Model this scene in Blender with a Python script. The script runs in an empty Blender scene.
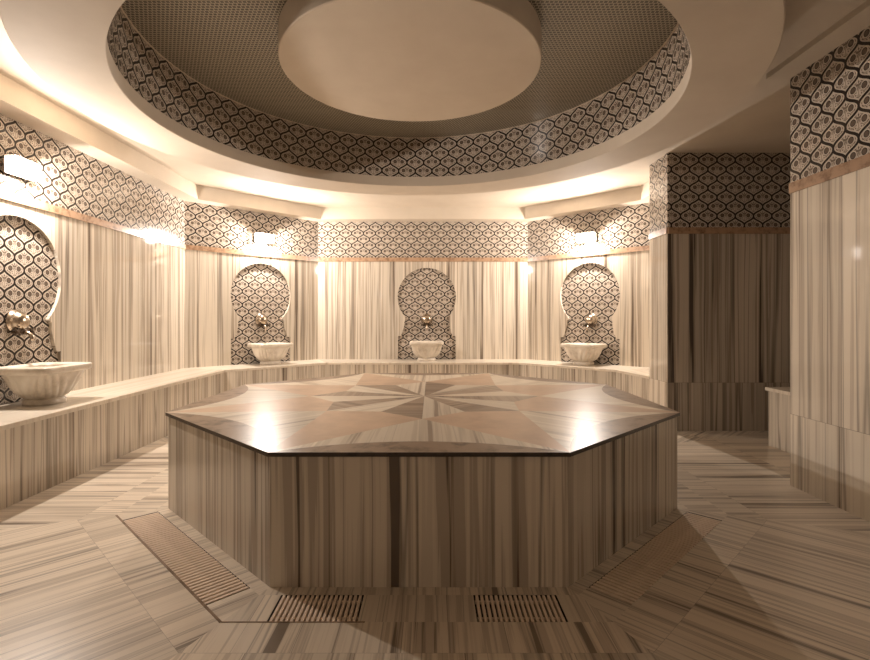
import bpy, math, random
from mathutils import Vector
R = math.radians
random.seed(7)
sc = bpy.context.scene
COL = sc.collection

# ------------------------------------------------------------------ helpers
class MB:
    """collects faces (with uv in metres) and links them as ONE mesh object"""
    def __init__(s):
        s.v, s.f, s.uv, s.m, s.sm = [], [], [], [], []
    def face(s, pts, uvs=None, mat=0, smooth=False):
        i = len(s.v)
        s.v += [tuple(p) for p in pts]
        s.f.append(tuple(range(i, i + len(pts))))
        s.uv.append([tuple(q) for q in uvs] if uvs else [(p[0], p[1]) for p in pts])
        s.m.append(mat); s.sm.append(smooth)
    def box(s, x0, x1, y0, y1, z0, z1, mat=0, uo=0.0):
        P = lambda x, y, z: (x, y, z)
        s.face([P(x0,y0,z0),P(x1,y0,z0),P(x1,y0,z1),P(x0,y0,z1)], [(x0+uo,z0),(x1+uo,z0),(x1+uo,z1),(x0+uo,z1)], mat)
        s.face([P(x1,y1,z0),P(x0,y1,z0),P(x0,y1,z1),P(x1,y1,z1)], [(x1+uo,z0),(x0+uo,z0),(x0+uo,z1),(x1+uo,z1)], mat)
        s.face([P(x0,y1,z0),P(x0,y0,z0),P(x0,y0,z1),P(x0,y1,z1)], [(y1+uo,z0),(y0+uo,z0),(y0+uo,z1),(y1+uo,z1)], mat)
        s.face([P(x1,y0,z0),P(x1,y1,z0),P(x1,y1,z1),P(x1,y0,z1)], [(y0+uo,z0),(y1+uo,z0),(y1+uo,z1),(y0+uo,z1)], mat)
        s.face([P(x0,y0,z1),P(x1,y0,z1),P(x1,y1,z1),P(x0,y1,z1)], [(x0+uo,y0),(x1+uo,y0),(x1+uo,y1),(x0+uo,y1)], mat)
        s.face([P(x0,y1,z0),P(x1,y1,z0),P(x1,y0,z0),P(x0,y0,z0)], [(x0+uo,y1),(x1+uo,y1),(x1+uo,y0),(x0+uo,y0)], mat)
    def loft(s, rings, mat=0, smooth=True, cap0=False, cap1=False, closed=True):
        n = len(rings[0])
        b = len(s.v)
        for r in rings: s.v += [tuple(p) for p in r]
        for j in range(len(rings) - 1):
            for i in range(n if closed else n - 1):
                k = (i + 1) % n
                q = (b+j*n+i, b+j*n+k, b+(j+1)*n+k, b+(j+1)*n+i)
                s.f.append(q); s.m.append(mat); s.sm.append(smooth)
                s.uv.append([(i*.03, j*.03), ((i+1)*.03, j*.03), ((i+1)*.03, (j+1)*.03), (i*.03, (j+1)*.03)])
        if cap0: s.face(list(reversed(rings[0])), None, mat)
        if cap1: s.face(rings[-1], None, mat)
    def build(s, name, mats, parent=None, merge=True):
        me = bpy.data.meshes.new(name)
        me.from_pydata(s.v, [], s.f)
        if not isinstance(mats, (list, tuple)): mats = [mats]
        for m in mats: me.materials.append(m)
        ul = me.uv_layers.new(name='UVMap')
        for p, uv, m, sm in zip(me.polygons, s.uv, s.m, s.sm):
            p.material_index = m; p.use_smooth = sm
            for li, q in zip(p.loop_indices, uv): ul.data[li].uv = q
        if merge:
            import bmesh
            bm = bmesh.new(); bm.from_mesh(me)
            bmesh.ops.remove_doubles(bm, verts=bm.verts, dist=1e-5)
            bmesh.ops.recalc_face_normals(bm, faces=bm.faces)
            bm.to_mesh(me); bm.free()
        me.update()
        o = bpy.data.objects.new(name, me)
        COL.objects.link(o)
        if parent: o.parent = parent
        return o

def bevel(o, w=.004, seg=2):
    b = o.modifiers.new('bevel', 'BEVEL'); b.width = w; b.segments = seg; b.limit_method = 'ANGLE'
    b.angle_limit = R(40)
    return o

def empty(name, loc, rz=0):
    o = bpy.data.objects.new(name, None); COL.objects.link(o)
    o.location = loc; o.rotation_euler = (0, 0, rz); o.empty_display_size = .1
    return o

def tag(o, label, cat, group=None):
    o['label'] = label; o['category'] = cat
    if group: o['group'] = group
    return o

def struct(o):
    o['kind'] = 'structure'; return o

def tube(mb, pts, rad, n=10, mat=0):
    pts = [Vector(p) for p in pts]
    rings = []
    for i, p in enumerate(pts):
        d = (pts[min(i+1, len(pts)-1)] - pts[max(i-1, 0)]).normalized()
        up = Vector((1, 0, 0)) if abs(d.x) < .9 else Vector((0, 0, 1))
        a = d.cross(up).normalized(); b = d.cross(a)
        r = rad[i] if isinstance(rad, (list, tuple)) else rad
        rings.append([p + a*r*math.cos(2*math.pi*k/n) + b*r*math.sin(2*math.pi*k/n) for k in range(n)])
    mb.loft(rings, mat, True, True, True)

# ------------------------------------------------------------------ materials
class NT:
    def __init__(s, name):
        s.mat = bpy.data.materials.new(name); s.mat.use_nodes = True
        s.t = s.mat.node_tree; s.n = s.t.nodes; s.l = s.t.links
        s.b = s.n['Principled BSDF']
    def put(s, sock, v):
        if isinstance(v, (int, float)): sock.default_value = v
        elif isinstance(v, (tuple, list)): sock.default_value = v if len(v) == len(sock.default_value) else (*v, 1)
        else: s.l.new(v, sock)
    def m(s, op, a, b=None, c=None):
        n = s.n.new('ShaderNodeMath'); n.operation = op
        s.put(n.inputs[0], a)
        if b is not None: s.put(n.inputs[1], b)
        if c is not None: s.put(n.inputs[2], c)
        return n.outputs[0]
    def uv(s):
        n = s.n.new('ShaderNodeUVMap'); n.uv_map = 'UVMap'
        x = s.n.new('ShaderNodeSeparateXYZ'); s.l.new(n.outputs[0], x.inputs[0])
        return x.outputs[0], x.outputs[1]
    def xyz(s, x, y=0.0, z=0.0):
        n = s.n.new('ShaderNodeCombineXYZ')
        s.put(n.inputs[0], x); s.put(n.inputs[1], y); s.put(n.inputs[2], z)
        return n.outputs[0]
    def noise(s, vec, scale=1.0, detail=2.0, rough=.5):
        n = s.n.new('ShaderNodeTexNoise'); s.l.new(vec, n.inputs['Vector'])
        n.inputs['Scale'].default_value = scale; n.inputs['Detail'].default_value = detail
        n.inputs['Roughness'].default_value = rough
        return n.outputs[0]
    def ramp(s, fac, stops, interp='LINEAR'):
        n = s.n.new('ShaderNodeValToRGB'); s.put(n.inputs[0], fac)
        e = n.color_ramp.elements; n.color_ramp.interpolation = interp
        while len(e) < len(stops): e.new(.5)
        for k, (p, c) in enumerate(stops):
            e[k].position = p; e[k].color = (*c, 1) if len(c) == 3 else c
        return n.outputs[0]
    def mix(s, fac, a, b, blend='MIX'):
        n = s.n.new('ShaderNodeMix'); n.data_type = 'RGBA'; n.blend_type = blend
        s.put(n.inputs[0], fac); s.put(n.inputs[6], a); s.put(n.inputs[7], b)
        return n.outputs[2]
    def obj(s):
        n = s.n.new('ShaderNodeTexCoord'); return n.outputs['Object']
    def bump(s, h, strength=.2, dist=.01):
        n = s.n.new('ShaderNodeBump'); n.inputs['Strength'].default_value = strength
        n.inputs['Distance'].default_value = dist; s.put(n.inputs['Height'], h)
        s.l.new(n.outputs[0], s.b.inputs['Normal'])
    def out(s, col, rough=.4, metal=0.0, spec=.5):
        s.put(s.b.inputs['Base Color'], col); s.put(s.b.inputs['Roughness'], rough)
        s.b.inputs['Metallic'].default_value = metal
        s.b.inputs['Specular IOR Level'].default_value = spec
        return s.mat

def marble(name, tw=.3, th=1.5, v0=0.0, rough=.25, light=(.66,.58,.475), mid=(.43,.36,.285), dark=(.16,.12,.09), con=1.0,
           f1=6.5, f2=22.0, amount=1.0, joint=.0012, jcol=(.16,.12,.09), warp=.006, spec=.5, seed=0.0, shift=0.0):
    """striped grey-beige marble: streaks run along v, tiles tw x th break the streaks"""
    t = NT(name); u, v = t.uv()
    v = t.m('ADD', v, -v0)
    row = t.m('FLOOR', t.m('DIVIDE', v, th))
    cu = t.m('DIVIDE', u, tw)
    col = t.m('FLOOR', cu)
    wn = t.n.new('ShaderNodeTexWhiteNoise'); wn.noise_dimensions = '2D'
    t.l.new(t.xyz(t.m('ADD', col, 31.7 + seed), t.m('ADD', row, 11.3)), wn.inputs['Vector'])
    rnd = wn.outputs[0]
    off = t.m('MULTIPLY', rnd, 47.0)
    # gentle wander of the streaks along their length
    wv = t.noise(t.xyz(t.m('MULTIPLY', u, 1.2), t.m('MULTIPLY', v, .9), off), 1.0, 1.0)
    uu = t.m('ADD', t.m('ADD', u, off), t.m('MULTIPLY', t.m('SUBTRACT', wv, .5), warp * 4))
    vv = t.m('MULTIPLY', v, .012)
    n1 = t.noise(t.xyz(uu, vv, 0.0), f1, 2.0, .55)
    n2 = t.noise(t.xyz(uu, t.m('MULTIPLY', v, .015), 5.0), f2, 3.0, .6)
    n3 = t.noise(t.xyz(uu, vv, 9.0), f1 * 1.7, 1.0, .5)
    s = t.m('ADD', t.m('MULTIPLY', n1, .58), t.m('MULTIPLY', n2, .42))
    s = t.m('ADD', .5, t.m('MULTIPLY', con, t.m('SUBTRACT', s, .5)))
    pale = tuple(.72*a+.28*b for a, b in zip(light, mid))
    c = t.ramp(s, [(.375, dark), (.40, mid), (.445, mid), (.455, pale), (.48, pale), (.49, light), (.545, light), (.552, pale), (.575, mid), (.605, mid), (.612, pale), (.70, dark)])
    # narrow dark seams beside the wider streaks
    ln = t.m('ABSOLUTE', t.m('SUBTRACT', n3, .5))
    lnf = t.ramp(ln, [(.003, (1,1,1)), (.022, (0,0,0))])
    c = t.mix(t.m('MULTIPLY', lnf, .55 * amount), c, tuple(.75*x for x in dark))
    # every tile has its own tone
    tone = t.m('ADD', .86, t.m('MULTIPLY', t.m('FRACT', t.m('MULTIPLY', rnd, 7.3)), .22))
    c = t.mix(1.0, c, t.xyz(tone, tone, tone), 'MULTIPLY')
    if joint > 0:
        fx = t.m('MULTIPLY', t.m('MINIMUM', t.m('FRACT', cu), t.m('SUBTRACT', 1.0, t.m('FRACT', cu))), tw)
        cv = t.m('DIVIDE', v, th)
        fy = t.m('MULTIPLY', t.m('MINIMUM', t.m('FRACT', cv), t.m('SUBTRACT', 1.0, t.m('FRACT', cv))), th)
        j = t.m('LESS_THAN', t.m('MINIMUM', fx, fy), joint)
        c = t.mix(t.m('MULTIPLY', j, .7), c, jcol)
    return t.out(c, rough, spec=spec)

def ogee(name, W=.178, P=.182, rough=.16):
    """glazed tile with the dark ogee lattice and a flower in each cell"""
    t = NT(name); u, v = t.uv()
    def wrap(x, p): return t.m('SUBTRACT', t.m('MULTIPLY', t.m('FRACT', t.m('ADD', t.m('DIVIDE', x, p), .5)), p), p/2)
    p1, q1 = wrap(u, W), wrap(v, P)
    p2, q2 = wrap(t.m('SUBTRACT', u, W/2), W), wrap(t.m('SUBTRACT', v, P/2), P)
    ph = t.m('MULTIPLY', v, 2*math.pi/P)
    cs, sn = t.m('COSINE', ph), t.m('SINE', ph)
    cs = t.m('MULTIPLY', cs, t.m('SUBTRACT', 1.2, t.m('MULTIPLY', .2, t.m('MULTIPLY', cs, cs))))
    hw = t.m('MULTIPLY', t.m('ADD', 1.0, cs), W/4)
    e = t.m('SUBTRACT', hw, t.m('ABSOLUTE', p1))          # >0 inside cell 1
    ins = t.m('GREATER_THAN', e, 0.0)
    sl = t.m('MULTIPLY', t.m('MULTIPLY', sn, t.m('ADD', .6, t.m('MULTIPLY', .6, t.m('MULTIPLY', sn, sn)))), W/4*2*math.pi/P)
    d = t.m('DIVIDE', t.m('ABSOLUTE', e), t.m('SQRT', t.m('ADD', 1.0, t.m('MULTIPLY', sl, sl))))
    def pick(a, b): return t.m('ADD', t.m('MULTIPLY', ins, a), t.m('MULTIPLY', t.m('SUBTRACT', 1.0, ins), b))
    p, q = pick(p1, p2), pick(q1, q2)
    ap = t.m('ABSOLUTE', p)
    def dist(cx, cy, x=ap):
        a = t.m('SUBTRACT', x, cx*W); b = t.m('SUBTRACT', q, cy*P)
        return t.m('SQRT', t.m('ADD', t.m('MULTIPLY', a, a), t.m('MULTIPLY', b, b)))
    def band(x, lo, hi): return t.m('MULTIPLY', t.m('GREATER_THAN', x, lo), t.m('LESS_THAN', x, hi))
    dark, lite, mid = (.026,.019,.015), (.59,.51,.425), (.185,.145,.112)
    # filigree ground: fine light strokes on mid tone
    fil = t.n.new('ShaderNodeTexVoronoi'); fil.feature = 'DISTANCE_TO_EDGE'
    t.l.new(t.xyz(ap, q, 0.0), fil.inputs['Vector']); fil.inputs['Scale'].default_value = 50.0
    c = t.mix(t.m('LESS_THAN', fil.outputs['Distance'], .055), mid, lite)
    eye = dist(.21, .04)
    c = t.mix(t.m('LESS_THAN', eye, .0255), c, lite)
    c = t.mix(t.m('LESS_THAN', eye, .0195), c, dark)
    c = t.mix(t.m('LESS_THAN', eye, .0155), c, (.14,.105,.08))
    top = dist(0, .22)
    c = t.mix(t.m('LESS_THAN', top, .0125), c, lite)
    c = t.mix(t.m('LESS_THAN', top, .0055), c, dark)
    # fleur in the middle: three petals
    a1 = t.m('ADD', ap, t.m('MULTIPLY', t.m('ABSOLUTE', t.m('ADD', q, .018)), .42))
    c = t.mix(t.m('LESS_THAN', a1, .0125), c, lite)
    pet = dist(.11, -.16)
    c = t.mix(t.m('LESS_THAN', pet, .0115), c, lite)
    c = t.mix(t.m('LESS_THAN', pet, .005), c, mid)
    c = t.mix(t.m('LESS_THAN', ap, .0018), c, mid)
    c = t.mix(band(d, .0090, .0165), c, lite)
    c = t.mix(t.m('LESS_THAN', d, .0078), c, dark)
    return t.out(c, rough)

def stone(name, col, vein, scale=9.0, rough=.2, spec=.5):
    t = NT(name)
    n = t.noise(t.obj(), scale, 6.0, .65)
    c = t.ramp(n, [(.33, vein), (.5, col), (.72, tuple(min(1, x*1.12) for x in col))])
    return t.out(c, rough, spec=spec)

M = {}
M['wall'] = marble('striped_marble_wall', tw=.30, th=1.48, v0=.47, rough=.05, con=1.15)
M['pale'] = marble('pale_lamplit_striped_marble', tw=.34, th=1.48, v0=.47, rough=.05, con=1.2, f1=5.0, f2=17, light=(.80,.715,.595), mid=(.60,.51,.41), dark=(.22,.17,.13), seed=14)  # paler wide-striped stone, its colour lifted further in place of lamp light
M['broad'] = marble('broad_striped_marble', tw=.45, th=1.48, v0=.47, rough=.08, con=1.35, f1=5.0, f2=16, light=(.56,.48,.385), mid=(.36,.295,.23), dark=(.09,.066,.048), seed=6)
M['bench'] = marble('striped_marble_bench', tw=.30, th=5.0, v0=-2.0, rough=.25, f1=8, f2=28, seed=3)
M['base'] = marble('striped_marble_platform', tw=.62, th=5.0, v0=-2.0, rough=.22, f1=5.5, f2=18, con=1.35, dark=(.12,.088,.064), seed=9, joint=.0008)
M['floor'] = marble('striped_marble_floor', tw=.36, th=.72, rough=.30, f1=9, f2=34, seed=5, warp=.008,
                    light=(.71,.61,.49), mid=(.53,.44,.345), con=1.15, dark=(.20,.155,.115))
M['benchtop'] = marble('pale_bench_marble', tw=.6, th=5, v0=-2, rough=.25, light=(.74,.66,.55), mid=(.68,.59,.48), dark=(.58,.49,.39), amount=.25, joint=0)
M['tile'] = ogee('ogee_tile')
M['band'] = stone('rosy_brown_marble', (.42,.27,.17), (.22,.13,.075), 14, .22)
M['pink'] = stone('rosy_beige_marble', (.56,.40,.28), (.49,.34,.235), 5, .28, .06)
M['brown'] = stone('brown_marble', (.27,.19,.13), (.12,.08,.05), 12, .28, .06)
M['edge'] = stone('dark_brown_plate_edge', (.045,.03,.02), (.02,.013,.009), 20, .2)  # dark brown rim of the top plate
M['starlight'] = marble('pale_striped_inlay', tw=.9, th=9, v0=-4, rough=.28, spec=.06, light=(.70,.61,.49), mid=(.60,.51,.40), dark=(.36,.28,.21), joint=0, f1=9, seed=2, amount=.6)
M['stardark'] = marble('brown_striped_inlay', tw=.9, th=9, v0=-4, rough=.28, spec=.06, light=(.36,.27,.195), mid=(.29,.21,.15), dark=(.18,.13,.09), joint=0, f1=9, seed=4, amount=.4)
t = NT('cream_plaster'); n = t.noise(t.obj(), 3.0, 5.0, .6)
t.bump(t.noise(t.obj(), 60.0, 3.0), .12, .004)
M['plaster'] = t.out(t.ramp(n, [(.3, (.62,.535,.435)), (.7, (.67,.585,.48))]), .75, spec=.2)
t = NT('white_carved_marble'); n = t.noise(t.obj(), 7.0, 6.0, .65)
M['basin'] = t.out(t.ramp(n, [(.34, (.52,.44,.35)), (.5, (.70,.62,.52)), (.7, (.76,.69,.59))]), .28)
t = NT('aged_nickel'); n = t.noise(t.obj(), 40.0, 3.0)
M['metal'] = t.out(t.ramp(n, [(.3, (.42,.34,.26)), (.7, (.62,.53,.43))]), .24, 1.0)
t = NT('dark_bronze'); n = t.noise(t.obj(), 40.0, 3.0)
M['bronze'] = t.out(t.ramp(n, [(.3, (.06,.043,.03)), (.7, (.13,.095,.068))]), .3, .9)
t = NT('beige_slat'); n = t.noise(t.obj(), 20.0, 3.0)
M['slat'] = t.out(t.ramp(n, [(.3, (.74,.59,.46)), (.7, (.84,.68,.54))]), .4)
t = NT('drain_pit'); M['pit'] = t.out((.03,.022,.016), .8)
# mosaic: small dark tesserae in pale grout
t = NT('dark_mosaic'); br = t.n.new('ShaderNodeTexBrick'); t.l.new(t.obj(), br.inputs['Vector'])
br.offset = .5; br.squash = 1.0
br.inputs['Scale'].default_value = 1.0; br.inputs['Brick Width'].default_value = .027; br.inputs['Row Height'].default_value = .025
br.inputs['Mortar Size'].default_value = .0036; br.inputs['Mortar Smooth'].default_value = .1
br.inputs['Color1'].default_value = (.055,.044,.032,1); br.inputs['Color2'].default_value = (.10,.082,.06,1)
br.inputs['Mortar'].default_value = (.43,.385,.295,1)
M['mosaic'] = t.out(br.outputs['Color'], .3)
LAMP = (1.0, .90, .815)
t = NT('frosted_lamp_glass')
t.b.inputs['Emission Color'].default_value = (*LAMP, 1); t.b.inputs['Emission Strength'].default_value = 24.0
M['glow'] = t.out((.9,.85,.75), .4)
tr = t.n.new('ShaderNodeBsdfTransparent'); mx = t.n.new('ShaderNodeMixShader'); mx.inputs[0].default_value = .3
t.l.new(tr.outputs[0], mx.inputs[1]); t.l.new(t.b.outputs[0], mx.inputs[2])
t.l.new(mx.outputs[0], t.n['Material Output'].inputs['Surface'])

# ------------------------------------------------------------------ plan of the room
BT = .483                      # bench top
ZB0, ZB1, ZF = 1.943, 2.003, 2.54
HC = 2.71                      # ceiling
W = [(-3.04,1.10), (-3.04,6.25), (-1.706,7.60), (1.436,7.60), (2.75,6.286), (2.75,5.36)]
F = [(-2.47,1.10), (-2.47,6.02), (-1.474,7.04), (1.204,7.04), (2.19,6.054), (2.293,5.36)]
REC = .025                     # how far the fountain tiles sit back in the cladding

def keyhole(inset=0.0):
    """right half of the fountain outline from the bench upward, (x, z)"""
    zc, r = 1.412, .436
    p = [(.432, BT), (.432, .828), (.386, .828)]
    for k in range(1, 7):
        a = k/6
        p.append((.386 - .052*math.sin(a*math.pi/2), .828 + .215*a))
    p.append((.334, 1.062)); p.append((.300, 1.083))
    a0 = math.asin((1.083 - zc)/r + .0)
    a0 = math.atan2(-math.sqrt(r*r - .3005**2), .3005)
    n = 30
    for k in range(n + 1):
        a = a0 + (math.pi/2 - a0)*k/n
        p.append((r*math.cos(a), zc + r*math.sin(a)))
    return p
KH = keyhole()
def keyhole_loop(): return [(x, z) for x, z in KH] + [(-x, z) for x, z in reversed(KH[:-1])]

def wall(name, A, B, z0=BT, top=ZF, fountain=None, band=True, uo=0.0, zb=(ZB0, ZB1), thick=.14, back0=0.0, stone=None):
    A, B = Vector(A), Vector(B); d = B - A; L = d.length
    c = MB(); c.box(0, L, .05, thick, back0, 2.75)
    root = c.build(name, M['plaster']); struct(root)
    root.location = (A.x, A.y, 0); root.rotation_euler = (0, 0, math.atan2(d.y, d.x))
    m = MB()
    outline = [(0, z0)]
    if fountain is not None:
        lp = keyhole_loop(); lp.reverse()
        outline += [(fountain + x, z) for x, z in lp]
    outline += [(L, z0), (L, zb[0]), (0, zb[0])]
    if fountain is None:
        # split at the bench seam so that the lower panels read as their own row
        pass
    m.face([(x, 0, z) for x, z in outline], [(x + uo, z) for x, z in outline])
    n = len(outline)
    for i in range(n):
        a, b = outline[i], outline[(i+1) % n]
        m.face([(a[0],0,a[1]), (b[0],0,b[1]), (b[0],.05,b[1]), (a[0],.05,a[1])], [(a[0]+uo,a[1]),(b[0]+uo,b[1]),(b[0]+uo,b[1]+.05),(a[0]+uo,a[1]+.05)])
    m.build('marble_cladding', M[stone or 'wall'], root, merge=False)
    b = MB(); b.box(0, L, -.010, .05, zb[0], zb[1]); b.build('border_band', M['band'], root)
    f = MB(); f.box(0, L, 0, .05, zb[1], top, uo=uo); f.build('tile_frieze', M['tile'], root)
    return root, L

def along(A, B, s):
    A, B = Vector(A), Vector(B); d = (B - A).normalized(); p = A + d*s
    return p, math.atan2(d.y, d.x)

walls = {}
L_ = lambda a, b: (Vector(b) - Vector(a)).length
sl = 3.73 - W[0][1]
sd = (Vector((-2.335, 6.97)) - Vector(W[1])).dot((Vector(W[2]) - Vector(W[1])).normalized())
sb = -.078 - W[2][0]
sr = -.04 + (Vector((2.159, 6.877)) - Vector(W[3])).dot((Vector(W[4]) - Vector(W[3])).normalized())
wall('wall_left', W[0], W[1], fountain=sl, uo=3.0)
wall('wall_back_left', W[1], W[2], fountain=sd, uo=11.0)
wall('wall_back', W[2], W[3], fountain=sb, uo=17.03)
wall('wall_back_right', W[3], W[4], fountain=sr, uo=29.0)
wall('wall_right_rear', W[4], W[5], uo=37.0, thick=.10)
# pilaster: its face looks across the platform, then the dark front wall of the passage
wall('wall_right_pilaster', (2.295,5.36), (2.295,4.956), z0=0, top=HC, uo=41.0, zb=(1.925,1.985), thick=.10)
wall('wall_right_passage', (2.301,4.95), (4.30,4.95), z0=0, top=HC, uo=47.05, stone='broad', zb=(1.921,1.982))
wall('wall_right', (2.358,3.344), (2.358,.62), z0=0, top=2.675, uo=55.0, stone='pale', zb=(1.918,1.985))  # cladding colour is lightened to stand in for lamp light
wall('wall_right_column', (3.3,3.35), (2.364,3.35), z0=0, top=HC, uo=61.0, zb=(1.921,1.982), thick=.1)
wall('wall_passage_end', (4.30,4.95), (4.30,3.35), z0=0, top=HC, uo=66.0)
wall('wall_passage_near', (4.30,3.35), (3.3,3.35), z0=0, top=HC, uo=72.0)
# behind the camera
wall('wall_front_right', (2.358,.62), (1.436,-.30), z0=0, uo=75.0)
wall('wall_front', (1.436,-.30), (-1.706,-.30), z0=0, uo=81.0)
wall('wall_front_left', (-1.706,-.30), (-3.04,1.10), z0=0, uo=89.0)

# ------------------------------------------------------------------ floor
CX, CY = -.053, 3.548
SIDES = [R(-90 + 45*k) for k in range(8)]
T8 = math.tan(R(22.5))
def P8(k, a, s, z=0.0):
    n = (math.cos(SIDES[k]), math.sin(SIDES[k])); tt = (-n[1], n[0])
    return (CX + n[0]*a + tt[0]*s, CY + n[1]*a + tt[1]*s, z)
A_IN, A_C0, A_C1, A_R2, A_OUT = 1.38, 1.531, 1.71, 1.88, 5.2
G = {0: [(-.546,-.217), (.217,.546)], 7: [(-.595,.560)], 1: [(-.553,.592)]}
fl = MB()
def fquad(k, a0, a1, s00, s01, s10, s11, v0, uo, mat=0):
    pts = [P8(k,a0,s00), P8(k,a0,s01), P8(k,a1,s11), P8(k,a1,s10)]
    fl.face(pts, [(s00+uo, v0), (s01+uo, v0), (s11+uo, v0+a1-a0), (s10+uo, v0+a1-a0)], mat)
for k in range(8):
    uo = 20 + k*10.8
    fquad(k, A_IN, A_C0, -A_IN*T8, A_IN*T8, -A_C0*T8, A_C0*T8, .02, uo + .17)
    # channel ring, open where a grate lies
    cuts = G.get(k, [])
    lo0, lo1 = -A_C0*T8, -A_C1*T8
    for (g0, g1) in cuts:
        fquad(k, A_C0, A_C1, lo0, g0, lo1, g0, .74, uo + .05)
        zb = -.06
        q = [P8(k,A_C0,g0), P8(k,A_C0,g1), P8(k,A_C1,g1), P8(k,A_C1,g0)]
        for i in range(4):
            a, b = q[i], q[(i+1) % 4]
            fl.face([a, b, (b[0],b[1],zb), (a[0],a[1],zb)], None, 1)
        fl.face([(x,y,zb) for x,y,_ in q], None, 1)
        lo0 = lo1 = g1
    fquad(k, A_C0, A_C1, lo0, A_C0*T8, lo1, A_C1*T8, .74, uo + .05)
    fquad(k, A_C1, A_R2, -A_C1*T8, A_C1*T8, -A_R2*T8, A_R2*T8, 1.46, uo + .21)
    fquad(k, A_R2, A_OUT, -A_R2*T8, A_R2*T8, -A_OUT*T8, A_OUT*T8, 2.16, uo)
struct(fl.build('floor', [M['floor'], M['pit']]))
sub = MB(); sub.box(-5.6, 5.6, -1.8, 9.0, -.25, -.09); struct(sub.build('floor_slab', M['plaster']))
# thin brown metal line along the outer edge of the drain channel
tr = MB()
for k, a, b in ((7, -.70, .708), (0, -.708, -.19)):
    q = [P8(k,A_C1-.002,a,-.004), P8(k,A_C1+(.008 if k == 7 else .004),a,-.004), P8(k,A_C1+(.008 if k == 7 else .004),b,-.004), P8(k,A_C1-.002,b,-.004)]
    h = [(x,y,.0015) for x,y,_ in q]
    tr.face(h, None); 
    for i in range(4): tr.face([q[i], q[(i+1)%4], h[(i+1)%4], h[i]], None)
struct(tr.build('trim_1', M['brown']))

# ------------------------------------------------------------------ drain grates
def slat_mesh():
    m = MB(); m.box(-.0058, .0058, -.0880, .0880, -.016, .0008); return m
GR = 'slatted drain grates around the platform'
def grate(k, g0, g1, label):
    mid = (g0 + g1)/2; x, y, _ = P8(k, (A_C0 + A_C1)/2, mid)
    root = empty('drain_grate', (x, y, 0), SIDES[k] + R(90))
    tag(root, label, 'drain grate', GR)
    half = (g1 - g0)/2 - .004
    wide = 1.0 if 2*half < .5 else 1.4
    n = int(round(2*half/(.0185*wide))); pitch = 2*half/n
    first = None
    for i in range(n):
        sx = -half + pitch*(i + .5)
        if first is None:
            o = bevel(slat_mesh().build('slat', M['slat'], root), .0015, 1); first = o
        else:
            o = first.copy(); COL.objects.link(o); o.parent = root
        o.location = (sx, 0, 0); o.scale = (wide, 1, 1)
    for yy in (-.055, .055):
        b = MB(); b.box(-half, half, yy - .006, yy + .006, -.014, -.006); b.build('cross_rod', M['slat'], root)
    return root
grate(7, *G[7][0], 'long slatted drain grate in the floor along the platform\'s left front side')
grate(1, *G[1][0], 'long slatted drain grate in the floor along the platform\'s right front side')
grate(0, *G[0][0], 'short slatted drain grate in front of the platform, the left of the two short ones')
grate(0, *G[0][1], 'short slatted drain grate in front of the platform, the right one, wholly in shadow')

# ------------------------------------------------------------------ heated platform
ZT, AT, AB = .5545, 1.486, 1.472
root = empty('marble_platform', (CX, CY, 0))
tag(root, 'large octagonal striped marble platform with star inlay top in the middle of the room', 'platform')
b = MB()
for k in range(8):
    w = AB*T8; q = lambda s, z: tuple(Vector(P8(k, AB, s, z)) - Vector((CX, CY, 0)))
    uo = 3.1 + 6.2*k + .31
    b.face([q(-w,0), q(w,0), q(w,ZT-.018), q(-w,ZT-.018)], [(-w+uo,0), (w+uo,0), (w+uo,ZT), (-w+uo,ZT)])
b.build('base', M['base'], root)
RC = AT/math.cos(R(22.5))
tp = MB()
def pol(r, a, z=ZT): return (r*math.cos(a), r*math.sin(a), z)
def star(pts, a, mat, off):
    n = (math.cos(a), math.sin(a)); tt = (-n[1], n[0])
    tp.face(pts, [(p[0]*tt[0] + p[1]*tt[1] + off, p[0]*n[0] + p[1]*n[1]) for p in pts], mat)
h = R(22.5); rt, rn = .80, .635
C0 = (0, 0, ZT)
for k, a in enumerate(SIDES):
    cl, cr = pol(RC, a - h), pol(RC, a + h)
    star([C0, pol(rn, a - h), pol(rt, a)], a + R(90), 1, .45 + 1.8*k)
    star([C0, pol(rt, a), pol(rn, a + h)], a, 0, .45 + .9*k)
    star([pol(rn, a + h), pol(rt, a), pol(RC, a + h), pol(rt, a + 2*h)], a, 2, 0)
    # arc of brown marble along the edge
    c2, sag = RC*math.sin(h), .185
    rad = (c2*c2 + sag*sag)/(2*sag)
    cc = AT - sag + rad                       # arc centre, outside the edge
    th = math.asin(c2/rad)
    arc = []
    for i in range(21):
        q = -th + 2*th*i/20
        s_, d_ = rad*math.sin(q), cc - rad*math.cos(q)
        arc.append((d_*math.cos(a) - s_*math.sin(a), d_*math.sin(a) + s_*math.cos(a), ZT))
    star([pol(rt, a)] + arc, a, 0, .45 + .9*(k + 3))
    star(list(reversed(arc[1:-1])) + [cl, cr], a, 3, 0)
    lo = ZT - .018
    tp.face([(cl[0],cl[1],lo), (cr[0],cr[1],lo), cr, cl], None, 4)
tp.face([pol(RC, a - h, ZT - .018) for a in reversed(SIDES)], None, 4)
tp.build('star_inlay_top', [M['starlight'], M['stardark'], M['pink'], M['brown'], M['edge']], root, merge=False)

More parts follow.
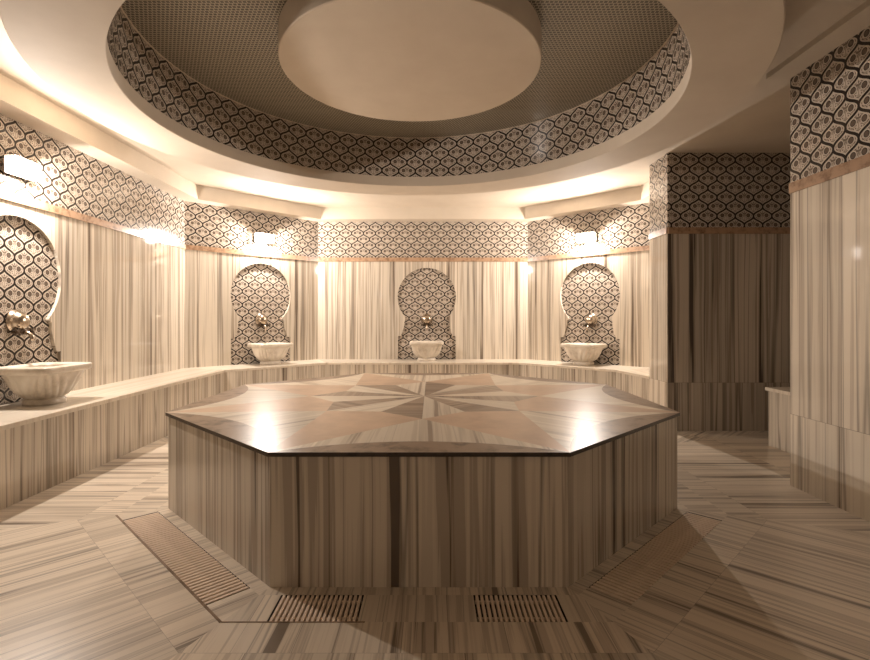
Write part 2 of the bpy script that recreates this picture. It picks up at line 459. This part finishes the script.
# ------------------------------------------------------------------ bench round the walls
root = empty('wall_bench', (0, 0, 0))
tag(root, 'long striped marble bench running along the tiled walls under the four basins', 'bench')
tpb, fr = MB(), MB()
def norm2(i):
    d = (Vector(F[i+1]) - Vector(F[i])).normalized(); return Vector((d.y, -d.x))
def offs(i, e):
    ns = []
    if i > 0: ns.append(norm2(i-1))
    if i < len(F)-1: ns.append(norm2(i))
    if len(ns) == 1: return Vector(F[i]) + ns[0]*e
    b_ = (ns[0] + ns[1]).normalized(); return Vector(F[i]) + b_*(e/b_.dot(ns[0]))
FO = [offs(i, .008) for i in range(len(F))]; FO[-1] = Vector((2.292, 5.3605)); 
for i in range(5):
    w0, w1, f0, f1 = W[i], W[i+1], FO[i], FO[i+1]
    if i == 4:  w1 = (2.75, 5.3605)
    d = (Vector(w1) - Vector(w0)).normalized()
    uvf = lambda p: (Vector(p).dot(d) + 9*i, Vector(p).dot(Vector((d.y, -d.x))) + 0)
    q = [(*f0,BT), (*f1,BT), (*w1,BT), (*w0,BT)]
    tpb.face(q, [(uvf(p[:2])[1] + 3*i, uvf(p[:2])[0]) for p in q])
    q2 = [(p[0],p[1],BT-.028) for p in q]
    tpb.face([q2[0], q2[1], q[1], q[0]], [uvf(p[:2]) for p in (q2[0],q2[1],q[1],q[0])])
    tpb.face(list(reversed(q2)), [uvf(p[:2]) for p in reversed(q2)])
    a, b2 = Vector(F[i]), Vector(F[i+1]); L = (b2 - a).length
    if i == 4: b2 = Vector((2.297, 5.3605))
    fr.face([(*a,0), (*b2,0), (*b2,BT-.028), (*a,BT-.028)], [(20+7*i,0), (20+7*i+L,0), (20+7*i+L,BT), (20+7*i,BT)])
tpb.build('bench_top', M['benchtop'], root, merge=False)
fr.build('bench_front', M['bench'], root, merge=False)

root = empty('passage_bench', (0, 0, 0))
tag(root, 'low striped marble bench half hidden behind the right hand wall of the passage', 'bench')
m = MB(); m.box(2.905, 4.25, 3.50, 4.385, 0, .475, uo=.1); m.build('bench_front', M['bench'], root)
m = MB(); m.box(2.885, 4.25, 3.50, 4.40, .475, .502); m.build('bench_top', M['benchtop'], root)

# ------------------------------------------------------------------ fountains
def panel():
    m = MB(); lp = keyhole_loop(); y0, y1 = REC, REC + .024
    m.face([(x,y0,z) for x,z in lp], [(x,z) for x,z in lp])
    m.face([(x,y1,z) for x,z in reversed(lp)], [(x,z) for x,z in reversed(lp)])
    for i in range(len(lp)):
        a, b = lp[i], lp[(i+1) % len(lp)]
        m.face([(a[0],y0,a[1]), (a[0],y1,a[1]), (b[0],y1,b[1]), (b[0],y0,b[1])], None)
    return m.build('fountain_panel', M['tile'], merge=False)

def rrect(hx, hy, r, n=48, flute=0.0, lobes=24, cy=0.0, z=0.0):
    """superellipse ring"""
    out = []
    for i in range(n*4):
        a = 2*math.pi*i/(n*4)
        c, s = math.cos(a), math.sin(a)
        e = 2.0/r
        x = hx*math.copysign(abs(c)**e, c); y = hy*math.copysign(abs(s)**e, s)
        k = 1 - flute*(.5 - .5*abs(math.cos(lobes*a/2)))*2
        out.append((x*k, cy + y*k, z))
    return out

def basin_parts(root):
    cy = -.235
    rim = MB()
    hx, hy = .245, .205
    def R_(dx, z, r=9): return rrect(hx+dx, hy+dx, r, cy=cy, z=z)
    rim.loft([R_(-.03,.222,6), R_(-.008,.232), R_(0,.238), R_(0,.270), R_(-.006,.278), R_(-.03,.280,6), R_(-.055,.276,4), R_(-.062,.262,3.5)], 0)
    rim.build('rim', M['basin'], root)
    bowl = MB()
    prof = [(.120,.112,2.0,.045,0.0), (.150,.136,2.1,.062,.045), (.182,.160,2.3,.095,.08), (.203,.176,2.6,.135,.085), (.214,.184,3.0,.175,.07), (.219,.187,3.6,.205,.02), (.221,.188,4.5,.228,0)]
    rings = [rrect(a, b_, r, flute=f, lobes=22, cy=cy, z=z) for a, b_, r, z, f in prof]
    inner = [rrect(.184,.144,3.6,cy=cy,z=.266), rrect(.175,.137,3.0,cy=cy,z=.20), rrect(.15,.12,2.5,cy=cy,z=.14), rrect(.09,.08,2,cy=cy,z=.10)]
    bowl.loft(rings, 0, cap0=True); bowl.loft(inner, 0, cap1=True)
    bowl.build('bowl', M['basin'], root, merge=False)
    foot = MB()
    foot.loft([rrect(.132,.122,2.2,cy=cy,z=0), rrect(.134,.124,2.2,cy=cy,z=.012), rrect(.130,.120,2.2,cy=cy,z=.034), rrect(.118,.110,2.1,cy=cy,z=.047)], 0, cap0=True, cap1=True)
    foot.build('foot', M['basin'], root)

def lathe_y(mb, prof, n=36, cx=0.0, cz=0.0):
    """revolve (radius, y) about the y axis"""
    rings = [[(cx + r*math.cos(2*math.pi*k/n), y, cz + r*math.sin(2*math.pi*k/n)) for k in range(n)] for r, y in prof]
    mb.loft(rings, 0, True, True, True)

def faucet_parts(root):
    e = MB()
    lathe_y(e, [(.074,0), (.078,-.006), (.076,-.014), (.068,-.018), (.066,-.030), (.062,-.046), (.052,-.060), (.050,-.064), (.040,-.072), (.022,-.078), (.004,-.080)])
    e.build('escutcheon', M['metal'], root)
    b = MB()
    tube(b, [(-.062,-.040,-.068), (-.03,-.046,-.070), (0,-.05,-.070), (.03,-.046,-.070), (.062,-.040,-.068)], [.012,.015,.019,.015,.012], 12)
    tube(b, [(-.035,.0,-.062), (-.035,-.042,-.068)], .011, 10); tube(b, [(.035,.0,-.062), (.035,-.042,-.068)], .011, 10)
    vb = b.build('valve_body', M['bronze'], root)
    s = MB()
    tube(s, [(0,-.055,-.072), (0,-.085,-.074), (0,-.108,-.088), (0,-.115,-.112), (0,-.115,-.124)], [.014,.013,.012,.012,.014], 12)
    s.build('spout', M['metal'], root)
    first = None
    for sx in (-1, 1):
        if first is None:
            hm = MB()
            tube(hm, [(0,.012,0), (0,-.022,0)], [.010,.012], 10)
            for q in range(2):
                a = R(45 + 90*q); dx, dz = .028*math.cos(a), .028*math.sin(a)
                tube(hm, [(-dx,-.018,-dz), (-.6*dx,-.018,-.6*dz), (0,-.018,0), (.6*dx,-.018,.6*dz), (dx,-.018,dz)], [.009,.006,.008,.006,.009], 8)
            o = hm.build('handle', M['bronze'], vb, merge=False); first = o
        else:
            o = first.copy(); COL.objects.link(o); o.parent = vb
        o.location = (.062*sx, -.052, -.068)

def sconce_parts(root):
    p = MB(); p.box(-.075, .075, -.012, 0, -.05, .05); bevel(p.build('backplate', M['bronze'], root), .004)
    a = MB(); tube(a, [(0,-.010,0), (0,-.042,0)], .014, 12); a.build('arm', M['bronze'], root)
    g = MB(); g.box(-.125, .125, -.115, -.040, -.058, .058)
    ls = bevel(g.build('lamp_shade', M['glow'], root), .012, 3)
    li = bpy.data.lights.new('bulb', 'POINT'); li.energy = 210.0; li.color = LAMP; li.shadow_soft_size = .03
    lo = bpy.data.objects.new('bulb', li); COL.objects.link(lo); lo.parent = root; lo.location = (0, -.072, -.01)
    h = MB(); h.box(-.126, .126, -.040, -.034, -.060, .060); bevel(h.build('added_light_shield', M['bronze'], root), .002)  # opaque panel added behind the bulb to cut its hot spot on the wall
    b = MB(); b.box(-.128, .128, -.118, -.037, .058, .066); bevel(b.build('shade_cap', M['bronze'], ls), .002)

def copy_tree(o):
    c = o.copy(); COL.objects.link(c)
    for ch in list(o.children):
        d = ch.copy(); COL.objects.link(d); d.parent = c
        for g in list(ch.children):
            e = g.copy(); COL.objects.link(e); e.parent = d
    return c

spots = [along(W[0], W[1], sl), along(W[1], W[2], sd), along(W[2], W[3], sb), along(W[3], W[4], sr)]
where = ['on the left wall, nearest the camera and cut by the picture\'s edge', 'on the angled wall left of the rear wall', 'on the rear wall, in the middle of the room', 'on the angled wall right of the rear wall']
pan0 = bas0 = fau0 = None
for i, ((p, rz), wh) in enumerate(zip(spots, where)):
    n = Vector((math.sin(rz), -math.cos(rz)))                   # towards the room
    pl = panel() if pan0 is None else pan0.copy()
    if pan0 is not None: COL.objects.link(pl)
    pan0 = pan0 or pl
    pl.location = (p.x, p.y, 0); pl.rotation_euler = (0, 0, rz)
    tag(pl, 'keyhole-shaped ogee tile panel ' + ['on the left wall, behind the nearest and largest basin', 'below the lamp on the angled wall left of the rear wall', 'on the rear wall, the one with no lamp above', 'below the lamp on the angled wall right of the rear wall'][i], 'tile panel', 'keyhole tile panels on the walls')
    if bas0 is None:
        bs = empty('wash_basin', (0,0,0)); basin_parts(bs); bas0 = bs
    else: bs = copy_tree(bas0)
    tv = Vector((math.cos(rz), math.sin(rz)))*(-.05, 0, 0, .05)[i]
    bs.location = (p.x + tv.x, p.y + tv.y, BT); bs.rotation_euler = (0, 0, rz)
    tag(bs, 'fluted white marble basin on the bench ' + ['by the left wall, nearest the camera', 'by the angled wall left of the rear wall', 'by the rear wall, in the middle', 'by the angled wall right of the rear wall'][i], 'basin', 'fluted marble basins on the bench')
    if fau0 is None:
        fa = empty('wall_faucet', (0,0,0)); faucet_parts(fa); fau0 = fa
    else: fa = copy_tree(fau0)
    q = p - n*REC + tv*(.6 if i == 3 else 0)
    fa.scale = (1.12,)*3; fa.location = (q.x, q.y, 1.075); fa.rotation_euler = (0, 0, rz)
    tag(fa, 'domed metal faucet with two taps ' + ['above the nearest basin on the left wall', 'on the angled wall left of the rear wall', 'on the rear wall above the middle basin', 'on the angled wall right of the rear wall'][i], 'faucet', 'domed wall faucets above the basins')
sc0 = None
for (i, ds, lab) in ((0, -.04, 'lit rectangular wall lamp on the left wall\'s tile frieze, nearest the camera'), (1, .0, 'lit rectangular wall lamp on the frieze of the angled wall left of the rear wall'), (3, .0, 'lit rectangular wall lamp on the frieze of the angled wall right of the rear wall')):
    p, rz = spots[i]; p = p + Vector((math.cos(rz), math.sin(rz)))*ds
    if sc0 is None:
        s_ = empty('wall_lamp', (0,0,0)); sconce_parts(s_); sc0 = s_
    else: s_ = copy_tree(sc0)
    s_.location = (p.x, p.y, 2.185); s_.rotation_euler = (0, 0, rz)
    tag(s_, lab, 'wall lamp', 'lit wall lamps on the frieze')

# ------------------------------------------------------------------ ceiling
RX, RY = -.145, 3.55
N = 128
def circ(r, z, n=N, dx=0.0): return [(RX + dx + r*math.cos(2*math.pi*k/n), RY + r*math.sin(2*math.pi*k/n), z) for k in range(n)]
c = MB()
sq = []
for k in range(N):
    a = 2*math.pi*k/N; cx, sy = math.cos(a), math.sin(a); s = 1/max(abs(cx), abs(sy))
    sq.append((RX + 4.75*cx*s, RY + 4.75*sy*s, HC))
c.loft([circ(2.0, HC), sq], 0, False)
c.loft([[(x,y,HC+.06) for x,y,z in circ(2.0, HC)], [(x,y,HC+.06) for x,y,z in sq]], 0, False)
struct(c.build('ceiling', M['plaster'], merge=False))
# ring beam: plaster ring hanging under the ceiling, its upper inside faced with tiles
DX, DO = -.03, -.035
r = MB(); r.loft([circ(1.90,3.10), circ(1.79,3.10,N,DX), circ(1.79,2.578,N,DX), circ(1.77,2.578,N,DX), circ(1.77,2.486,N,DX), circ(1.773,2.48,N,DX), circ(2.170,2.48,N,DO), circ(2.175,2.486,N,DO), circ(2.175,HC+.02,N,DO)], 0, False)
ring = struct(r.build('trim_2', M['plaster']))
tl = MB()
n = 160; n_u = .178*64
a_, b_ = circ(1.78,2.578,n,DX), circ(1.78,2.985,n,DX)
for k in range(n):
    k2 = (k+1) % n; u0, u1 = n_u*k/n, n_u*(k+1)/n
    tl.face([a_[k], a_[k2], b_[k2], b_[k]], [(u0,.03),(u1,.03),(u1,.437),(u0,.437)], 0, True)
tl.build('tile_frieze', M['tile'], ring)
ed = MB(); ed.loft([circ(1.782,2.985,N,DX), circ(1.772,2.985,N,DX), circ(1.772,2.994,N,DX), circ(1.782,2.994,N,DX)], 0, False); ed.build('edge_bead', M['plaster'], ring)
mo = MB(); mo.face(list(reversed(circ(1.786,2.99,N,DX))), None); mo.face(circ(1.79,3.06,N,DX), None)
struct(mo.build('ceiling_mosaic', M['mosaic'], merge=False))
dr = MB(); dr.loft([circ(.89,2.99), circ(.89,2.822), circ(.884,2.816)], 0, False, False, True)
struct(dr.build('ceiling_drum', M['plaster'], merge=False))
# crown box along the bench walls
cr = MB(); D = .20
def inner(i, e):
    ns = []
    for j in (i-1, i):
        if 0 <= j < 5:
            d = (Vector(W[j+1]) - Vector(W[j])).normalized(); ns.append(Vector((d.y, -d.x)))
    if len(ns) == 1: return Vector(W[i]) + ns[0]*e
    b_ = (ns[0] + ns[1]).normalized(); return Vector(W[i]) + b_*(e/b_.dot(ns[0]))
for i in range(5):
    w0, w1 = inner(i, -.045), inner(i+1, -.045); f0, f1 = inner(i, D), inner(i+1, D)
    cr.face([(*w0,ZF), (*w1,ZF), (*f1,ZF), (*f0,ZF)], None)
    cr.face([(*f0,ZF), (*f1,ZF), (*f1,HC), (*f0,HC)], None)
struct(cr.build('trim_3', M['plaster'], merge=False))
cr = MB(); cr.box(2.205, 2.40, .6, 3.35, 2.675, HC); struct(cr.build('trim_4', M['plaster']))

# ------------------------------------------------------------------ world, camera, view
w = bpy.data.worlds.new('world'); sc.world = w; w.use_nodes = True
w.node_tree.nodes['Background'].inputs[0].default_value = (.05,.045,.04,1)
w.node_tree.nodes['Background'].inputs[1].default_value = 0.2
cam = bpy.data.cameras.new('camera'); co = bpy.data.objects.new('camera', cam); COL.objects.link(co)
co.location = (0, 0, 1.1); co.rotation_euler = (R(90), 0, 0)
cam.sensor_width = 36; cam.lens = 508/870*36; cam.clip_start = .02
cam.shift_x = (435 - 432)/870; cam.shift_y = -(330 - 318)/870
sc.camera = co
sc.view_settings.view_transform = 'Standard'; sc.view_settings.look = 'None'
sc.view_settings.exposure = 0.12; sc.view_settings.gamma = 1.0; sc.view_settings.use_curve_mapping = False
cy = sc.cycles
cy.use_denoising = True
cy.max_bounces = 12; cy.diffuse_bounces = 3; cy.glossy_bounces = 4
cy.sample_clamp_indirect = 8.0
